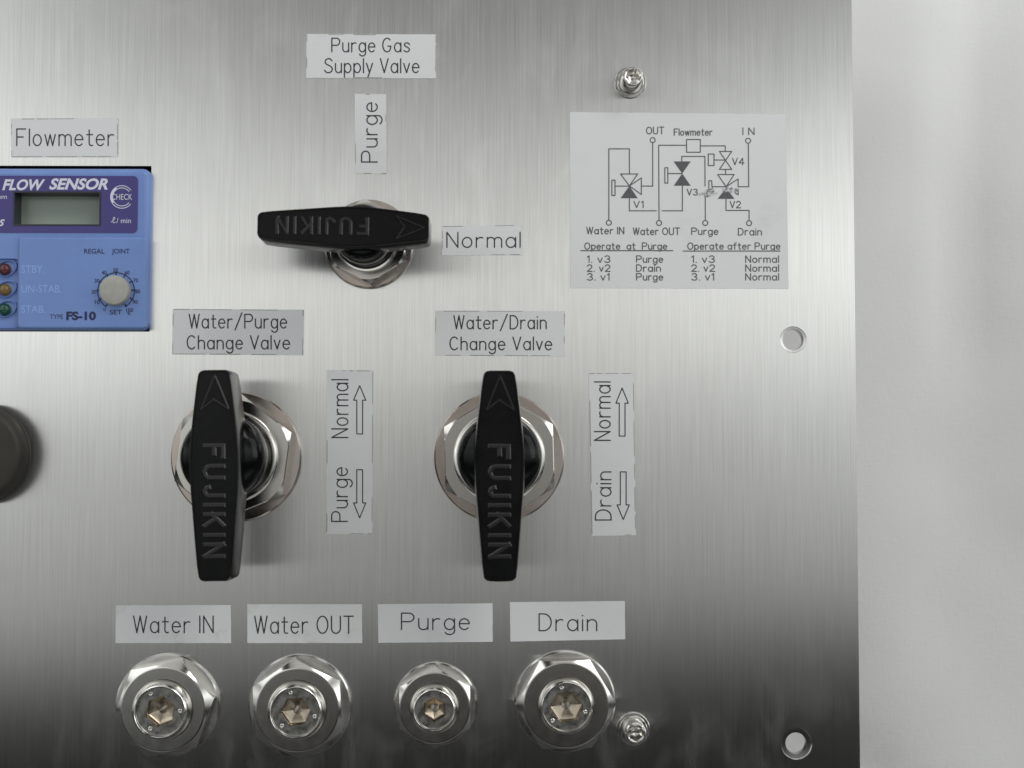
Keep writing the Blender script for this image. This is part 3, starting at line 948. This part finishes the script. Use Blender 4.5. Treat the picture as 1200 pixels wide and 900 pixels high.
# lamps in their scalloped pockets
for i, (py, nm, c) in enumerate(((316, 'dark_red_lens', (.085, .02, .025)), (340, 'amber_lens', (.17, .105, .03)), (363, 'green_lens', (.012, .065, .045)))):
    zc = HB - .0012
    cc_ = Lc(8, py - 1, zc, fo); c0 = Lc(6.5, py, zc, fo)
    bm = bmesh.new()
    ang = math.radians(25)
    loft(bm, [(12 * PX, 0.0), (11.6 * PX, .0009), (10.8 * PX, .001), (9.2 * PX, .0002)], 40, cap1=True)
    bmesh.ops.scale(bm, verts=bm.verts, vec=(1.12, .78, 1))
    bmesh.ops.rotate(bm, verts=bm.verts, cent=(0, 0, 0), matrix=Matrix.Rotation(ang, 3, 'Z'))
    po = mesh_obj('lamp_pocket', bm, BLUE, fs, 40)
    po.location = (cc_.x, cc_.y, zc)
    bm = bmesh.new()
    r = 6.3 * PX
    loft(bm, [(r * 1.12, .0002), (r * 1.12, .0007), (r, .0008)] + [(r * math.cos(a_), .0008 + r * .75 * math.sin(a_)) for a_ in [PI / 2 * q / 6 for q in range(1, 6)]], 32, cap1=True)
    ld = mesh_obj('indicator_lamp', bm, led_mat(nm, c), fs, 60)
    ld.location = (c0.x, c0.y, zc)
# dial
kc = Lc(136, 341, HC, fo)
bm = bmesh.new()
r = 17.3 * PX
loft(bm, [(r, 0), (r, .0022), (r - .0002, .0026), (r - .0006, .0028), (r * .5, .00285)], 64, cap1=True)
dk = mesh_obj('dial_knob', bm, DIAL, fs, 30)
dk.location = (kc.x, kc.y, HC)
bm = bmesh.new()
ZD = HC + .00005
def kpt(r, adeg):
    a_ = math.radians(adeg)
    return (kc.x + r * PX * math.cos(a_), kc.y + r * PX * math.sin(a_))
ribbon(bm, [kpt(21.3, a_) for a_ in range(-58, 240, 6)], .0003, ZD)
for i in range(11):
    a_ = 237 - 29.3 * i
    ribbon(bm, [kpt(18, a_), kpt(22.5, a_)], .0004, ZD, caps=False)
mesh_obj('dial_scale', bm, NAVY, fs)
bm = bmesh.new()
for s, x, y in (('10', 114, 354), ('20', 110, 342), ('30', 113.5, 329), ('40', 122, 319.5), ('50', 135.5, 316.5), ('60', 149, 319.5), ('70', 159, 328.5), ('80', 161.5, 341.5), ('90', 158.5, 354), ('100', 152, 363.5)):
    w = 2.9 if len(s) == 2 else 4.2
    type_text(s, x - w, x + w, y + 2.2, y - 2.4, fo, ZD, bold=.012, bm=bm)
for s, x0, x1, base, cap, sh, bo_ in (('0', 121, 124, 364.5, 361, 0, 0), ('%', 149, 153, 369, 365.5, 0, .01), ('SET', 128.5, 143, 368.5, 363, 0, .01), ('REGAL', 98.5, 122.5, 297, 291.5, 0, .012), ('JOINT', 131, 152, 297, 291.5, 0, .012),
                                     ('TYPE', 58.5, 74, 373.8, 368.5, 0, 0), ('FS-10', 77.5, 112.5, 374.6, 365, 0, .045)):
    type_text(s, x0, x1, base, cap, fo, ZD, shear=sh, bold=bo_, bm=bm)
mesh_obj('dark_lettering', bm, NAVY, fs)
bm = bmesh.new()
for s, x0, x1, base, cap in (('STBY.', 25, 52, 319.8, 311), ('UN-STAB.', 25, 72, 342.8, 334), ('STAB.', 25, 53, 366.5, 358)):
    type_text(s, x0, x1, base, cap, fo, ZD, bm=bm)
mesh_obj('raised_lettering', bm, RELIEF, fs)
bm = bmesh.new()
ZW = HB + .00025
type_text('FLOW', 2.5, 53, 222.3, 210, fo, ZW, shear=.28, bold=.035, bm=bm)
type_text('SENSOR', 57.5, 126.5, 221.5, 209, fo, ZW, shear=.28, bold=.035, bm=bm)
type_text('CHECK', 131, 155, 234, 227.3, fo, ZW + .0001, bold=.0, bm=bm)
type_text('/ min', 136.5, 153.3, 261.3, 255.5, fo, ZW, bm=bm)
type_text('mm', -5.5, 8, 233, 229.5, fo, ZW, bm=bm)
type_text('S', -1.5, 5.6, 264.5, 257, fo, ZW, shear=.3, bold=.03, bm=bm)
# script litre sign
ribbon(bm, [qx(*p) for p in spl([(130.5, 260.5), (133, 258.5), (135, 256), (134.3, 254.6), (133, 256), (132.6, 260), (133.8, 261.4), (135.3, 260.3)])], .00016, ZW)
kc2 = (143, 231)
for r_ in (13.2, 10.6):
    ribbon(bm, [qx(kc2[0] + r_ * math.cos(math.radians(q)), kc2[1] - r_ * math.sin(math.radians(q))) for q in range(38, 322, 6)], .00022, ZW)
ribbon(bm, [qx(kc2[0] + 11.9 * math.cos(math.radians(q)), kc2[1] - 11.9 * math.sin(math.radians(q))) for q in range(125, 215, 6)], .0005, ZW)
mesh_obj('pale_lettering', bm, WHITEP, fs)

# ------------------------------------------------------------------ small specks and scratches stay in the panel's own finish
